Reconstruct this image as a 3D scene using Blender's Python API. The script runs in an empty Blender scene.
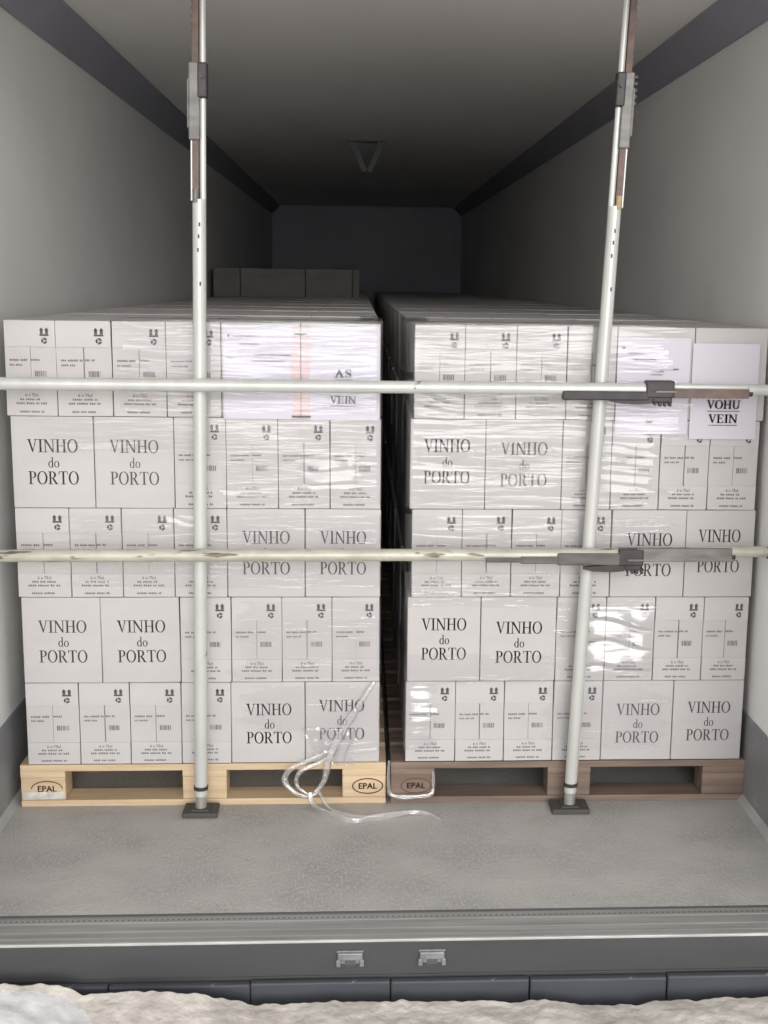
import bpy, bmesh, math, random
from mathutils import Vector, Matrix, noise
random.seed(7)
S = bpy.context.scene
C = S.collection
PI = math.pi

# ------------------------------------------------------------------ camera
cam_d = bpy.data.cameras.new('camera')
cam = bpy.data.objects.new('camera', cam_d)
C.objects.link(cam)
R_ = Vector((0.99843115, -0.05441733, 0.01319072))
U_ = Vector((-0.00311342, 0.18125877, 0.98343051))
F_ = Vector((0.05590659, 0.98192872, -0.18080497))
M = Matrix.Identity(4)
for i in range(3):
    M[i][0] = R_[i]; M[i][1] = U_[i]; M[i][2] = -F_[i]
M[0][3], M[1][3], M[2][3] = -0.08064, -3.95644, 1.72182
cam.matrix_world = M
cam_d.sensor_fit = 'VERTICAL'
cam_d.sensor_height = 36.0
cam_d.lens = 1253.285 / 1024 * 36.0
cam_d.shift_x = -46.089 / 1024
cam_d.clip_start = 0.05
cam_d.clip_end = 200
S.camera = cam

# ------------------------------------------------------------------ world: overcast sky; low bright patch added behind camera for film glints, deep interior
w = bpy.data.worlds.new('sky'); S.world = w
w.use_nodes = True
nt = w.node_tree; nt.nodes.clear()
out = nt.nodes.new('ShaderNodeOutputWorld'); bg = nt.nodes.new('ShaderNodeBackground')
tc = nt.nodes.new('ShaderNodeTexCoord')
dot = nt.nodes.new('ShaderNodeVectorMath'); dot.operation = 'DOT_PRODUCT'
dot.inputs[1].default_value = Vector((0.12, -0.97, 0.20)).normalized()
mr = nt.nodes.new('ShaderNodeMapRange'); mr.interpolation_type = 'SMOOTHSTEP'
mr.inputs['From Min'].default_value = 0.90; mr.inputs['From Max'].default_value = 1.0
mr.inputs['To Min'].default_value = 0.0; mr.inputs['To Max'].default_value = 8.0
nt.links.new(tc.outputs['Generated'], dot.inputs[0])
nt.links.new(dot.outputs['Value'], mr.inputs['Value'])
sep = nt.nodes.new('ShaderNodeSeparateXYZ'); ab = nt.nodes.new('ShaderNodeMath'); ab.operation = 'ABSOLUTE'
sd_ = nt.nodes.new('ShaderNodeMath'); sd_.operation = 'MULTIPLY_ADD'; sd_.inputs[1].default_value = 1.15; sd_.inputs[2].default_value = 0.45   # side brightness added to the sky to light the trailer walls
ad_ = nt.nodes.new('ShaderNodeMath'); ad_.operation = 'ADD'
nt.links.new(tc.outputs['Generated'], sep.inputs[0]); nt.links.new(sep.outputs['X'], ab.inputs[0]); nt.links.new(ab.outputs[0], sd_.inputs[0])
nt.links.new(sd_.outputs[0], ad_.inputs[0]); nt.links.new(mr.outputs['Result'], ad_.inputs[1])
nt.links.new(ad_.outputs[0], bg.inputs['Strength'])
bg.inputs['Color'].default_value = (1.0, 0.98, 0.962, 1)
nt.links.new(bg.outputs[0], out.inputs[0])

S.cycles.max_bounces = 32; S.cycles.diffuse_bounces = 24; S.cycles.transparent_max_bounces = 24
S.view_settings.view_transform = 'Standard'
S.view_settings.look = 'None'
S.view_settings.gamma = 1.0
S.view_settings.use_curve_mapping = False
S.view_settings.exposure = 0.15

# ------------------------------------------------------------------ materials
def mat(name, col, rough=0.6, metal=0.0, var=0.0, vscale=(6, 6, 6), col2=None, bump=0.0, bscale=(40, 40, 40), spots=None, spec=0.5, detail=4.0, lo=0.35, hi=0.65):
    m = bpy.data.materials.new(name); m.use_nodes = True
    t = m.node_tree; b = t.nodes['Principled BSDF']
    b.inputs['Roughness'].default_value = rough
    b.inputs['Metallic'].default_value = metal
    b.inputs['Specular IOR Level'].default_value = spec
    b.inputs['Base Color'].default_value = (*col, 1)
    def noise_node(scale, det=4.0):
        tcn = t.nodes.new('ShaderNodeTexCoord'); mp = t.nodes.new('ShaderNodeMapping')
        mp.inputs['Scale'].default_value = scale
        nn = t.nodes.new('ShaderNodeTexNoise'); nn.inputs['Scale'].default_value = 1.0
        nn.inputs['Detail'].default_value = det
        t.links.new(tcn.outputs['Object'], mp.inputs['Vector'])
        t.links.new(mp.outputs[0], nn.inputs['Vector'])
        return nn
    last = None
    if var > 0 or col2:
        c2 = col2 or tuple(max(0, c * (1 - var)) for c in col)
        nn = noise_node(vscale, detail)
        cr = t.nodes.new('ShaderNodeValToRGB')
        cr.color_ramp.elements[0].position = lo; cr.color_ramp.elements[1].position = hi
        cr.color_ramp.elements[0].color = (*c2, 1); cr.color_ramp.elements[1].color = (*col, 1)
        t.links.new(nn.outputs['Fac'], cr.inputs['Fac'])
        last = cr.outputs['Color']
    if spots:                                   # (colour, scale, threshold)
        nn = noise_node(spots[1], 3.0)
        mrn = t.nodes.new('ShaderNodeMapRange')
        mrn.inputs['From Min'].default_value = spots[2]; mrn.inputs['From Max'].default_value = spots[2] + 0.05
        t.links.new(nn.outputs['Fac'], mrn.inputs['Value'])
        mx = t.nodes.new('ShaderNodeMix'); mx.data_type = 'RGBA'
        t.links.new(mrn.outputs['Result'], mx.inputs['Factor'])
        if last: t.links.new(last, mx.inputs['A'])
        else: mx.inputs['A'].default_value = (*col, 1)
        mx.inputs['B'].default_value = (*spots[0], 1)
        last = mx.outputs['Result']
    if last: t.links.new(last, b.inputs['Base Color'])
    if bump > 0:
        nn = noise_node(bscale, 3.0)
        bp = t.nodes.new('ShaderNodeBump'); bp.inputs['Strength'].default_value = bump
        bp.inputs['Distance'].default_value = 0.01
        t.links.new(nn.outputs['Fac'], bp.inputs['Height'])
        t.links.new(bp.outputs[0], b.inputs['Normal'])
    return m

MT = {}
MT['wall'] = mat('wall_white_laminate', (0.80, 0.80, 0.785), 0.45, var=0.10, vscale=(0.6, 0.9, 1.6), bump=0.03, bscale=(12, 12, 12))
MT['ceiling'] = mat('ceiling_white_laminate', (0.86, 0.845, 0.82), 0.5, var=0.10, vscale=(1.2, 0.5, 1.0))
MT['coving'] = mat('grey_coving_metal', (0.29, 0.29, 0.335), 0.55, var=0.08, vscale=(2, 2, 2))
MT['kick'] = mat('grey_kick_plate', (0.24, 0.245, 0.255), 0.5, var=0.22, vscale=(3, 3, 5), spots=((0.27, 0.27, 0.27), (2.0, 6, 9), 0.62))
MT['floor'] = mat('grey_worn_floor', (0.45, 0.435, 0.415), 0.62, col2=(0.335, 0.325, 0.312), vscale=(3.1, 4.4, 1), detail=12.0, bump=0.5, bscale=(120, 70, 100),
                  spots=((0.425, 0.412, 0.394), (150, 45, 1), 0.53))
MT['sill_plate'] = mat('brushed_sill_metal', (0.34, 0.333, 0.325), 0.5, 0.25, var=0.28, vscale=(2.0, 40, 30))
MT['sill_edge'] = mat('bare_bright_edge', (0.55, 0.55, 0.53), 0.45, 0.2, var=0.25, vscale=(6, 20, 20))
MT['sill_face'] = mat('dark_grey_steel', (0.062, 0.062, 0.065), 0.55, var=0.18, vscale=(2, 6, 8), spots=((0.2, 0.185, 0.16), (1.2, 1, 3.0), 0.66))
MT['galv'] = mat('galvanised_steel', (0.29, 0.295, 0.30), 0.5, 0.4, var=0.3, vscale=(30, 30, 30))
MT['rubber'] = mat('blue_grey_rubber', (0.062, 0.067, 0.080), 0.6, var=0.22, vscale=(4, 4, 8), spots=((0.3, 0.3, 0.3), (16, 16, 40), 0.72))
MT['concrete'] = mat('rough_pale_concrete', (0.66, 0.62, 0.575), 0.9, col2=(0.44, 0.405, 0.37), vscale=(14, 16, 12), detail=9, bump=0.6, bscale=(45, 45, 45),
                     spots=((0.15, 0.12, 0.10), (5, 5, 5), 0.76))
MT['snow'] = mat('packed_snow_crust', (0.68, 0.68, 0.685), 0.85, var=0.2, vscale=(12, 12, 12), bump=0.5, bscale=(35, 35, 35))
MT['carton'] = mat('white_carton_board', (0.50, 0.482, 0.478), 0.62, var=0.06, vscale=(5, 5, 9), bump=0.05, bscale=(9, 9, 14), spec=0.3)
MT['carton_edge'] = mat('white_carton_flap', (0.515, 0.498, 0.494), 0.62, var=0.06, vscale=(6, 6, 9), bump=0.05, bscale=(9, 9, 14), spec=0.3)
MT['carton_top'] = MT['carton']
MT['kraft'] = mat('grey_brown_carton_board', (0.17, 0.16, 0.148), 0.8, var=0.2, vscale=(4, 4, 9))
MT['ink'] = mat('black_print', (0.065, 0.063, 0.068), 0.6)
MT['ink_soft'] = mat('grey_small_print', (0.125, 0.12, 0.125), 0.7)
MT['paper'] = mat('white_office_paper', (0.585, 0.56, 0.625), 0.7, spec=0.3)
MT['tape'] = mat('pink_tape', (0.58, 0.51, 0.54), 0.35, col2=(0.58, 0.41, 0.42), vscale=(6, 6, 9))
MT['pine'] = mat('pale_pine', (0.62, 0.48, 0.32), 0.75, col2=(0.47, 0.345, 0.22), vscale=(2.2, 26, 30), detail=6, bump=0.15, bscale=(4, 60, 60), lo=.3, hi=.6)
MT['pine_dark'] = mat('weathered_brown_pine', (0.25, 0.18, 0.14), 0.8, col2=(0.13, 0.095, 0.08), vscale=(2.2, 26, 30), detail=6, bump=0.15, bscale=(4, 60, 60), lo=.3, hi=.65)
MT['brand'] = mat('burnt_brand', (0.055, 0.025, 0.014), 0.8)
MT['brand_faint'] = mat('faded_brand', (0.12, 0.07, 0.05), 0.8)
MT['white_label'] = mat('scuffed_white_label', (0.62, 0.60, 0.56), 0.6, var=0.35, vscale=(30, 30, 30))
MT['bar_paint'] = mat('white_bar_paint', (0.56, 0.57, 0.545), 0.32, 0.15, var=0.10, vscale=(20, 20, 6), spots=((0.14, 0.13, 0.11), (16, 16, 16), 0.71))
MT['bar_cream'] = mat('dirty_cream_bar_paint', (0.51, 0.495, 0.42), 0.38, 0.1, var=0.22, vscale=(14, 30, 30), spots=((0.12, 0.10, 0.075), (9, 45, 45), 0.61))
MT['rust'] = mat('rusty_steel', (0.20, 0.135, 0.115), 0.75, 0.1, col2=(0.13, 0.105, 0.098), vscale=(30, 30, 30))
MT['steel_dark'] = mat('dark_oily_steel', (0.045, 0.038, 0.039), 0.5, 0.1, var=0.35, vscale=(25, 25, 25))
MT['steel_mid'] = mat('dull_brown_steel', (0.125, 0.115, 0.105), 0.5, 0.2, col2=(0.07, 0.065, 0.062), vscale=(9, 40, 40))
MT['steel_grey'] = mat('worn_grey_steel', (0.20, 0.193, 0.183), 0.5, 0.2, var=0.35, vscale=(12, 40, 40))
MT['steel_scuff'] = mat('bare_scuffed_steel', (0.5, 0.49, 0.45), 0.4, 0.5, var=0.3, vscale=(20, 20, 20))
MT['pad'] = mat('black_rubber_pad', (0.06, 0.058, 0.055), 0.7)
MT['brass'] = mat('yellowed_end_plug', (0.42, 0.31, 0.17), 0.6, var=0.3, vscale=(40, 40, 40))
MT['bead'] = mat('pale_sealant', (0.42, 0.43, 0.42), 0.6, var=0.25, vscale=(5, 5, 5))
MT['soot'] = mat('dark_grey_plastic', (0.10, 0.10, 0.105), 0.6)

def film_mat(name, gl, haze, rough):
    m = bpy.data.materials.new(name); m.use_nodes = True
    t = m.node_tree; t.nodes.clear()
    o = t.nodes.new('ShaderNodeOutputMaterial')
    tr = t.nodes.new('ShaderNodeBsdfTransparent'); tr.inputs[0].default_value = (0.975, 0.975, 0.98, 1)
    g = t.nodes.new('ShaderNodeBsdfGlossy'); g.inputs['Roughness'].default_value = rough; g.inputs[0].default_value = (1, 1, 1, 1)
    df = t.nodes.new('ShaderNodeBsdfDiffuse'); df.inputs[0].default_value = (0.9, 0.9, 0.9, 1)
    tcn = t.nodes.new('ShaderNodeTexCoord'); mp = t.nodes.new('ShaderNodeMapping'); mp.inputs['Scale'].default_value = (7, 7, 70)
    nn = t.nodes.new('ShaderNodeTexNoise'); nn.inputs['Scale'].default_value = 1; nn.inputs['Detail'].default_value = 3
    t.links.new(tcn.outputs['Object'], mp.inputs[0]); t.links.new(mp.outputs[0], nn.inputs['Vector'])
    bp = t.nodes.new('ShaderNodeBump'); bp.inputs['Strength'].default_value = 0.35; bp.inputs['Distance'].default_value = 0.006
    t.links.new(nn.outputs['Fac'], bp.inputs['Height']); t.links.new(bp.outputs[0], g.inputs['Normal'])
    lw = t.nodes.new('ShaderNodeLayerWeight'); lw.inputs['Blend'].default_value = 0.25
    mrn = t.nodes.new('ShaderNodeMapRange'); mrn.inputs['To Min'].default_value = gl; mrn.inputs['To Max'].default_value = 0.7
    t.links.new(lw.outputs['Fresnel'], mrn.inputs['Value'])
    m1 = t.nodes.new('ShaderNodeMixShader'); m1.inputs[0].default_value = haze
    t.links.new(tr.outputs[0], m1.inputs[1]); t.links.new(df.outputs[0], m1.inputs[2])
    m2 = t.nodes.new('ShaderNodeMixShader')
    t.links.new(mrn.outputs['Result'], m2.inputs[0]); t.links.new(m1.outputs[0], m2.inputs[1]); t.links.new(g.outputs[0], m2.inputs[2])
    t.links.new(m2.outputs[0], o.inputs['Surface'])
    return m
MT['film'] = film_mat('clear_stretch_film', 0.022, 0.03, 0.09)
MT['film_glare'] = film_mat('glare_stretch_film', 0.055, 0.05, 0.15)  # same film with gloss raised to give bright glare patches
MT['film_bunch'] = film_mat('bunched_stretch_film', 0.13, 0.10, 0.18)

# ------------------------------------------------------------------ mesh builder
class MB:
    def __init__(s): s.v = []; s.f = []; s.m = []; s.sm = []
    def add(s, vs, fs, mi=0, smooth=False):
        b = len(s.v); s.v += [tuple(v) for v in vs]
        for f in fs: s.f.append([b + i for i in f]); s.m.append(mi); s.sm.append(smooth)
    def box(s, x0, x1, y0, y1, z0, z1, mi=0, ch=0.0):
        if ch <= 0:
            vs = [(x, y, z) for x in (x0, x1) for y in (y0, y1) for z in (z0, z1)]
            s.add(vs, [(0, 1, 3, 2), (4, 6, 7, 5), (0, 4, 5, 1), (2, 3, 7, 6), (0, 2, 6, 4), (1, 5, 7, 3)], mi)
            return
        bm = bmesh.new()
        vs = [bm.verts.new((x, y, z)) for x in (x0, x1) for y in (y0, y1) for z in (z0, z1)]
        for f in [(0, 1, 3, 2), (4, 6, 7, 5), (0, 4, 5, 1), (2, 3, 7, 6), (0, 2, 6, 4), (1, 5, 7, 3)]: bm.faces.new([vs[i] for i in f])
        bmesh.ops.bevel(bm, geom=list(bm.edges), offset=ch, segments=2, affect='EDGES', profile=0.5)
        s.bm(bm, mi, False)
    def bm(s, bm, mi=0, smooth=True):
        bmesh.ops.recalc_face_normals(bm, faces=bm.faces)
        bm.verts.index_update()
        s.add([v.co[:] for v in bm.verts], [[v.index for v in f.verts] for f in bm.faces], mi, smooth)
        bm.free()
    def tube(s, pts, r, n=16, mi=0, caps=True, smooth=True):
        pts = [Vector(p) for p in pts]; rings = []
        if not isinstance(r, (list, tuple)): r = [r] * len(pts)
        for i, p in enumerate(pts):
            d = (pts[min(i + 1, len(pts) - 1)] - pts[max(i - 1, 0)]).normalized()
            up = Vector((0, 0, 1)) if abs(d.z) < 0.9 else Vector((1, 0, 0))
            a = d.cross(up).normalized(); b = a.cross(d)
            rings.append([p + a * (r[i] * math.cos(2 * PI * k / n)) + b * (r[i] * math.sin(2 * PI * k / n)) for k in range(n)])
        vs = [q for ring in rings for q in ring]
        fs = [(i * n + k, i * n + (k + 1) % n, (i + 1) * n + (k + 1) % n, (i + 1) * n + k) for i in range(len(pts) - 1) for k in range(n)]
        s.add(vs, fs, mi, smooth)
        if caps:
            s.add(rings[0], [list(range(n))[::-1]], mi); s.add(rings[-1], [list(range(n))], mi)
    def poly(s, pts, mi=0): s.add(pts, [list(range(len(pts)))], mi)
    def grid(s, fn, nu, nv, mi=0, smooth=True, keep=None):
        vs = [fn(i / nu, j / nv) for j in range(nv + 1) for i in range(nu + 1)]
        fs = []
        for j in range(nv):
            for i in range(nu):
                if keep is None or keep((i + .5) / nu, (j + .5) / nv):
                    a = j * (nu + 1) + i; fs.append((a, a + 1, a + nu + 2, a + nu + 1))
        s.add(vs, fs, mi, smooth)
    def mesh(s, name, mats):
        me = bpy.data.meshes.new(name); me.from_pydata(s.v, [], s.f)
        for m in mats: me.materials.append(MT[m])
        me.polygons.foreach_set('material_index', s.m); me.polygons.foreach_set('use_smooth', s.sm)
        me.update(); return me
    def build(s, name, mats, parent=None, loc=(0, 0, 0)):
        if isinstance(mats, str): mats = [mats]
        o = bpy.data.objects.new(name, s.mesh(name, mats)); C.objects.link(o)
        o.location = loc
        if parent: o.parent = parent
        return o
def link(name, me, parent=None, loc=(0, 0, 0)):
    o = bpy.data.objects.new(name, me); C.objects.link(o); o.location = loc
    if parent: o.parent = parent
    return o
def tag(o, label=None, cat=None, group=None, kind=None):
    if label: o['label'] = label
    if cat: o['category'] = cat
    if group: o['group'] = group
    if kind: o['kind'] = kind
    return o
def empty(name, loc):
    o = bpy.data.objects.new(name, None); C.objects.link(o); o.location = loc; o.empty_display_size = 0.1
    return o

# ------------------------------------------------------------------ lettering: a serif alphabet of flat outlines, cap height 1
def rect(x0, x1, y0, y1): return [(x0, y0), (x1, y0), (x1, y1), (x0, y1)]
def ring(cx, cy, rx, ry, ix, iy, a0=0, a1=360, n=24):
    ps = []
    for k in range(n):
        t0 = math.radians(a0 + (a1 - a0) * k / n); t1 = math.radians(a0 + (a1 - a0) * (k + 1) / n)
        ps.append([(cx + rx * math.cos(t0), cy + ry * math.sin(t0)), (cx + rx * math.cos(t1), cy + ry * math.sin(t1)),
                   (cx + ix * math.cos(t1), cy + iy * math.sin(t1)), (cx + ix * math.cos(t0), cy + iy * math.sin(t0))])
    return ps
sf = 0.045
def ser(x0, x1, y): return rect(x0, x1, y, y + sf)
G = {}
G['V'] = (0.86, [[(.07, 1), (.23, 1), (.49, .14), (.43, 0)], [(.71, 1), (.77, 1), (.46, 0), (.42, 0)], ser(-.02, .33, 1 - sf), ser(.60, .88, 1 - sf)])
G['I'] = (0.40, [rect(.13, .27, 0, 1), ser(.0, .40, 0), ser(.0, .40, 1 - sf)])
G['N'] = (0.96, [rect(.12, .18, 0, 1), rect(.78, .84, 0, 1), [(.06, 1), (.24, 1), (.84, .08), (.84, 0), (.76, 0)], ser(-.01, .22, 1 - sf), ser(.0, .31, 0), ser(.65, .97, 1 - sf)])
G['H'] = (0.94, [rect(.12, .26, 0, 1), rect(.68, .82, 0, 1), rect(.26, .68, .48, .535), ser(.0, .38, 0), ser(.56, .94, 0), ser(0, .38, 1 - sf), ser(.56, .94, 1 - sf)])
G['O'] = (0.90, ring(.45, .5, .44, .52, .30, .47))
bowl = ring(.36, .735, .32, .265, .175, .22, -90, 90, 14)
G['P'] = (0.70, [rect(.12, .26, 0, 1), ser(0, .40, 0), ser(0, .26, 1 - sf), rect(.26, .36, .955, 1), rect(.26, .36, .47, .515)] + bowl)
G['R'] = (0.88, [rect(.12, .26, 0, 1), ser(0, .38, 0), ser(0, .26, 1 - sf), rect(.26, .36, .955, 1), rect(.26, .36, .47, .515), [(.34, .48), (.49, .49), (.80, .03), (.64, .03)], ser(.62, .90, 0)] + bowl)
G['T'] = (0.80, [rect(.33, .47, 0, 1), ser(.2, .60, 0), rect(.02, .78, .95, 1), [(0, .76), (.03, .76), (.09, 1), (.02, 1)], [(.80, .76), (.77, .76), (.71, 1), (.78, 1)]])
G['A'] = (0.90, [[(.13, 0), (.19, 0), (.46, .86), (.44, 1)], [(.40, 1), (.48, 1), (.81, 0), (.65, 0)], rect(.22, .62, .30, .35), ser(.0, .32, 0), ser(.56, .92, 0)])
G['E'] = (0.80, [rect(.12, .26, 0, 1), rect(.0, .70, 0, .05), rect(0, .67, .95, 1), rect(.26, .52, .49, .54), rect(.50, .54, .40, .63), [(.66, 0), (.74, .24), (.71, .24), (.60, .0)], [(.67, 1), (.70, .78), (.67, .78), (.60, 1)]])
G['U'] = (0.92, [rect(.12, .26, .30, 1), rect(.72, .78, .30, 1), ser(0, .38, 1 - sf), ser(.60, .92, 1 - sf)] + ring(.45, .31, .33, .33, .19, .26, 180, 360, 12))
def stroke(pts, ws):
    out_ = []
    for i in range(len(pts) - 1):
        (x0, y0), (x1, y1) = pts[i], pts[i + 1]; dx, dy = x1 - x0, y1 - y0; L = math.hypot(dx, dy); nx, ny = -dy / L, dx / L
        a, b = ws[i] / 2, ws[i + 1] / 2
        out_.append([(x0 + nx * a, y0 + ny * a), (x1 + nx * b, y1 + ny * b), (x1 - nx * b, y1 - ny * b), (x0 - nx * a, y0 - ny * a)])
    return out_
G['S'] = (0.66, stroke([(.55, .78), (.48, .92), (.32, .975), (.16, .91), (.11, .76), (.18, .61), (.33, .51), (.49, .41), (.55, .25), (.48, .09), (.31, .02), (.15, .08), (.07, .24)],
                       [.03, .05, .06, .09, .12, .14, .16, .14, .12, .08, .06, .05, .03]) + [rect(.53, .57, .72, 1), rect(.05, .09, 0, .28)])
G['d'] = (0.66, ring(.31, .33, .29, .35, .16, .30) + [rect(.46, .58, 0, 1.08), rect(.36, .58, 1.04, 1.08), rect(.46, .66, 0, .04)])
G['o'] = (0.66, ring(.32, .33, .31, .35, .18, .30))
G[' '] = (0.4, [])
def text(mb, s, cx, z, h, width=None, y=-0.0006, mi=1, lean=0.0, rot=0.0):
    gap = 0.06; tot = sum(G[c][0] for c in s) + gap * (len(s) - 1)
    k = (width / (tot * h)) if width else 1.0
    x = -tot / 2
    cr, sr = math.cos(rot), math.sin(rot)
    for c in s:
        adv, ps = G[c]
        for p in ps:
            q = []
            for (a, b) in p:
                X, Z = (x + a) * h * k, b * h
                q.append((cx + X * cr - Z * sr, y, z + X * sr + Z * cr))
            mb.poly(q, mi)
        x += adv + gap
def line_print(mb, x0, x1, z, h, y, mi, rng):
    """a line of small print: short words of irregular strokes"""
    x = x0
    while x < x1 - h:
        wd = min(rng.uniform(1.5, 5.0) * h, x1 - x)
        n = max(2, int(wd / (h * 0.75)))
        for k in range(n):
            a = x + wd * k / n
            mb.poly([(a, y, z), (a + wd / n * .72, y, z), (a + wd / n * .72, y, z + h * rng.uniform(.7, 1.0)), (a, y, z + h * rng.uniform(.7, 1.0))], mi)
        x += wd + h * .6
def font_mesh(s, size):
    cu = bpy.data.curves.new('lettering', 'FONT'); cu.body = s; cu.size = size; cu.align_x = 'CENTER'; cu.resolution_u = 2
    o = bpy.data.objects.new('lettering', cu); C.objects.link(o)
    dg = bpy.context.evaluated_depsgraph_get(); dg.update()
    me = bpy.data.meshes.new_from_object(o.evaluated_get(dg))
    vs = [v.co[:] for v in me.vertices]; fs = [list(p.vertices) for p in me.polygons]
    bpy.data.objects.remove(o); bpy.data.curves.remove(cu); bpy.data.meshes.remove(me)
    return vs, fs
def font_text(mb, s, cx, z, size, y, mi):
    vs, fs = font_mesh(s, size)
    mb.add([(cx + a, y, z + b) for a, b, c in vs], fs, mi)

# ------------------------------------------------------------------ the trailer
WX = 1.23; YB = -0.885; YF = 12.75; H = 2.67
def struct(name, mb, mats, label, cat):
    return tag(mb.build(name, mats), label, cat, kind='structure')
m = MB(); m.box(-WX - .07, WX + .07, -.7265, YF + .07, -.06, 0); struct('floor', m, 'floor', 'worn grey trailer floor under the pallets', 'floor')
m = MB(); m.box(-WX - .07, -WX, YB, YF, 0, H + .07); struct('wall_left', m, 'wall', 'pale grey trailer side wall beside the left stack', 'wall')
m = MB(); m.box(WX, WX + .07, YB, YF, 0, H + .07); struct('wall_right', m, 'wall', 'pale grey trailer side wall beside the right stack', 'wall')
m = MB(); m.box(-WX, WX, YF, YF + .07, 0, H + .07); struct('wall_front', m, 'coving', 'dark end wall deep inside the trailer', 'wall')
m = MB(); m.box(-WX, WX, YB, YF, H, H + .07); struct('ceiling', m, 'ceiling', 'pale trailer ceiling fading into the dark', 'ceiling')
for sd, nm, lb in ((-1, 'left', 'left'), (1, 'right', 'right')):
    m = MB()
    pr = [(WX, 2.565), (WX, H), (WX - .11, H), (WX - .11, H - .012), (WX - .012, 2.565)]
    n = len(pr)
    vs = [(sd * x, y, z) for y in (YB, YF) for x, z in pr]
    m.add(vs, [(i, (i + 1) % n, n + (i + 1) % n, n + i) for i in range(n)] + [list(range(n))[::-1], list(range(n, 2 * n))])
    struct('trim_1' if sd < 0 else 'trim_2', m, 'coving', 'dark grey sloped coving between %s wall and ceiling' % lb, 'trim')
    m = MB(); m.box(min(sd * WX, sd * (WX - .006)), max(sd * WX, sd * (WX - .006)), YB, YF, 0, .298, ch=0.002)
    struct('baseboard_' + nm, m, 'kick', 'grey kick plate along the foot of the %s wall' % lb, 'baseboard')
    m = MB()
    m.add([(sd * (WX - .006), y, z) for y in (-.72, YF) for z in (0, .02)] + [(sd * (WX - .026), y, 0) for y in (-.72, YF)],
          [(0, 1, 3, 2), (1, 4, 5, 3), (0, 2, 5, 4), (0, 4, 1), (2, 3, 5)])
    struct('trim_3' if sd < 0 else 'trim_4', m, 'bead', 'pale sealant bead along the foot of the %s kick plate' % lb, 'trim')
# threshold at the tail: grooved plate with a row of small holes, bright edge, dark steel face
m = MB()
prof = [(-.7265, -.012), (-.737, -.012), (-.739, -.001), (-.750, -.001), (-.754, .001), (-.775, .001), (-.778, -.001), (-.812, -.001), (-.815, .0003), (-.822, .0003), (-.825, -.001), (-.845, -.001), (-.848, .0003), (-.855, .0003), (-.858, -.001), (-.8785, -.001)]
for i in range(len(prof) - 1):
    (y0, z0), (y1, z1) = prof[i], prof[i + 1]
    m.add([(-WX - .07, y0, z0), (WX + .07, y0, z0), (WX + .07, y1, z1), (-WX - .07, y1, z1)], [(0, 1, 2, 3)], 0)
m.box(-WX - .07, WX + .07, -.8785, -.7266, -.1, -.0125); m.box(-WX - .07, WX + .07, -.7405, -.7268, -.012, -.0004, 1)
for i in range(160):
    x = -1.2 + i * .015
    m.add([(x + .0035 * math.cos(a * PI / 4), -.7645 + .0035 * math.sin(a * PI / 4), .0016) for a in range(8)], [list(range(8))], 1)
struct('trim_5', m, ['sill_plate', 'soot'], 'grooved metal threshold plate with small holes at the trailer edge', 'trim')
m = MB(); m.box(-WX - .07, WX + .07, YB - .002, -.8788, -.006, .0015, ch=.0015)
struct('trim_6', m, 'sill_edge', 'bright bare metal lip along the trailer threshold', 'trim')
m = MB(); m.box(-WX - .07, WX + .07, YB, -.8788, -.42, -.0065); m.box(-WX - .07, WX + .07, YB - .003, YB, -.1035, -.099)
struct('trim_7', m, 'sill_face', 'dark grey steel rear face below the threshold', 'trim')

# concrete apron of the loading dock with its broken edge
EDGE = [(-6, -.96, -.10), (-1.25, -.955, -.066), (-1.0, -.955, -.068), (-.83, -.955, -.075), (-.79, -.962, -.098), (-.62, -.962, -.088), (-.5, -.965, -.095), (-.35, -.968, -.132),
        (-.15, -.966, -.125), (.01, -.966, -.130), (.25, -.966, -.133), (.44, -.966, -.137), (.52, -.968, -.150), (.66, -.968, -.152), (.72, -.966, -.140), (.9, -.966, -.138), (1.1, -.964, -.134), (1.3, -.964, -.13), (6, -.96, -.13)]
def edge_at(x):
    for a, b in zip(EDGE[:-1], EDGE[1:]):
        if a[0] <= x <= b[0]:
            t = (x - a[0]) / (b[0] - a[0]); return a[1] + (b[1] - a[1]) * t, a[2] + (b[2] - a[2]) * t
def ground_fn(u, v):
    x = -1.6 + 3.2 * u
    ye, ze = edge_at(x)
    rag = noise.noise(Vector((x * 14, 0, 3))) * .006 + noise.noise(Vector((x * 45, 0, 9))) * .003
    if v < .06:                                        # broken vertical face
        k = v / .06
        return (x, ye + (1 - k) * .008 + rag * k, ze - .30 * (1 - k) + rag)
    k = (v - .06) / .94; d = 1.1 * k ** 1.5
    y = ye + rag - d
    base = -.135
    fall = math.exp(-d * 7)
    z = base + (ze - base) * fall + rag * math.exp(-d * 20) + (noise.noise(Vector((x * 9, y * 9, 1))) * .010 + noise.noise(Vector((x * 30, y * 30, 4))) * .005) * min(1, d * 12 + .15)
    return (x, y, z)
m = MB(); m.grid(ground_fn, 420, 90)
m.add([(-9, -14, -.135), (9, -14, -.135), (9, -2.05, -.135), (-9, -2.05, -.135)], [(0, 1, 2, 3)])
for sx in (-1, 1): m.add([(sx * 1.6, -.97, -.135), (sx * 9, -.97, -.135), (sx * 9, -2.06, -.135), (sx * 1.6, -2.06, -.135)], [(0, 1, 2, 3)])
struct('ground', m, 'concrete', 'rough pale concrete dock apron with a broken edge', 'ground')
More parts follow.
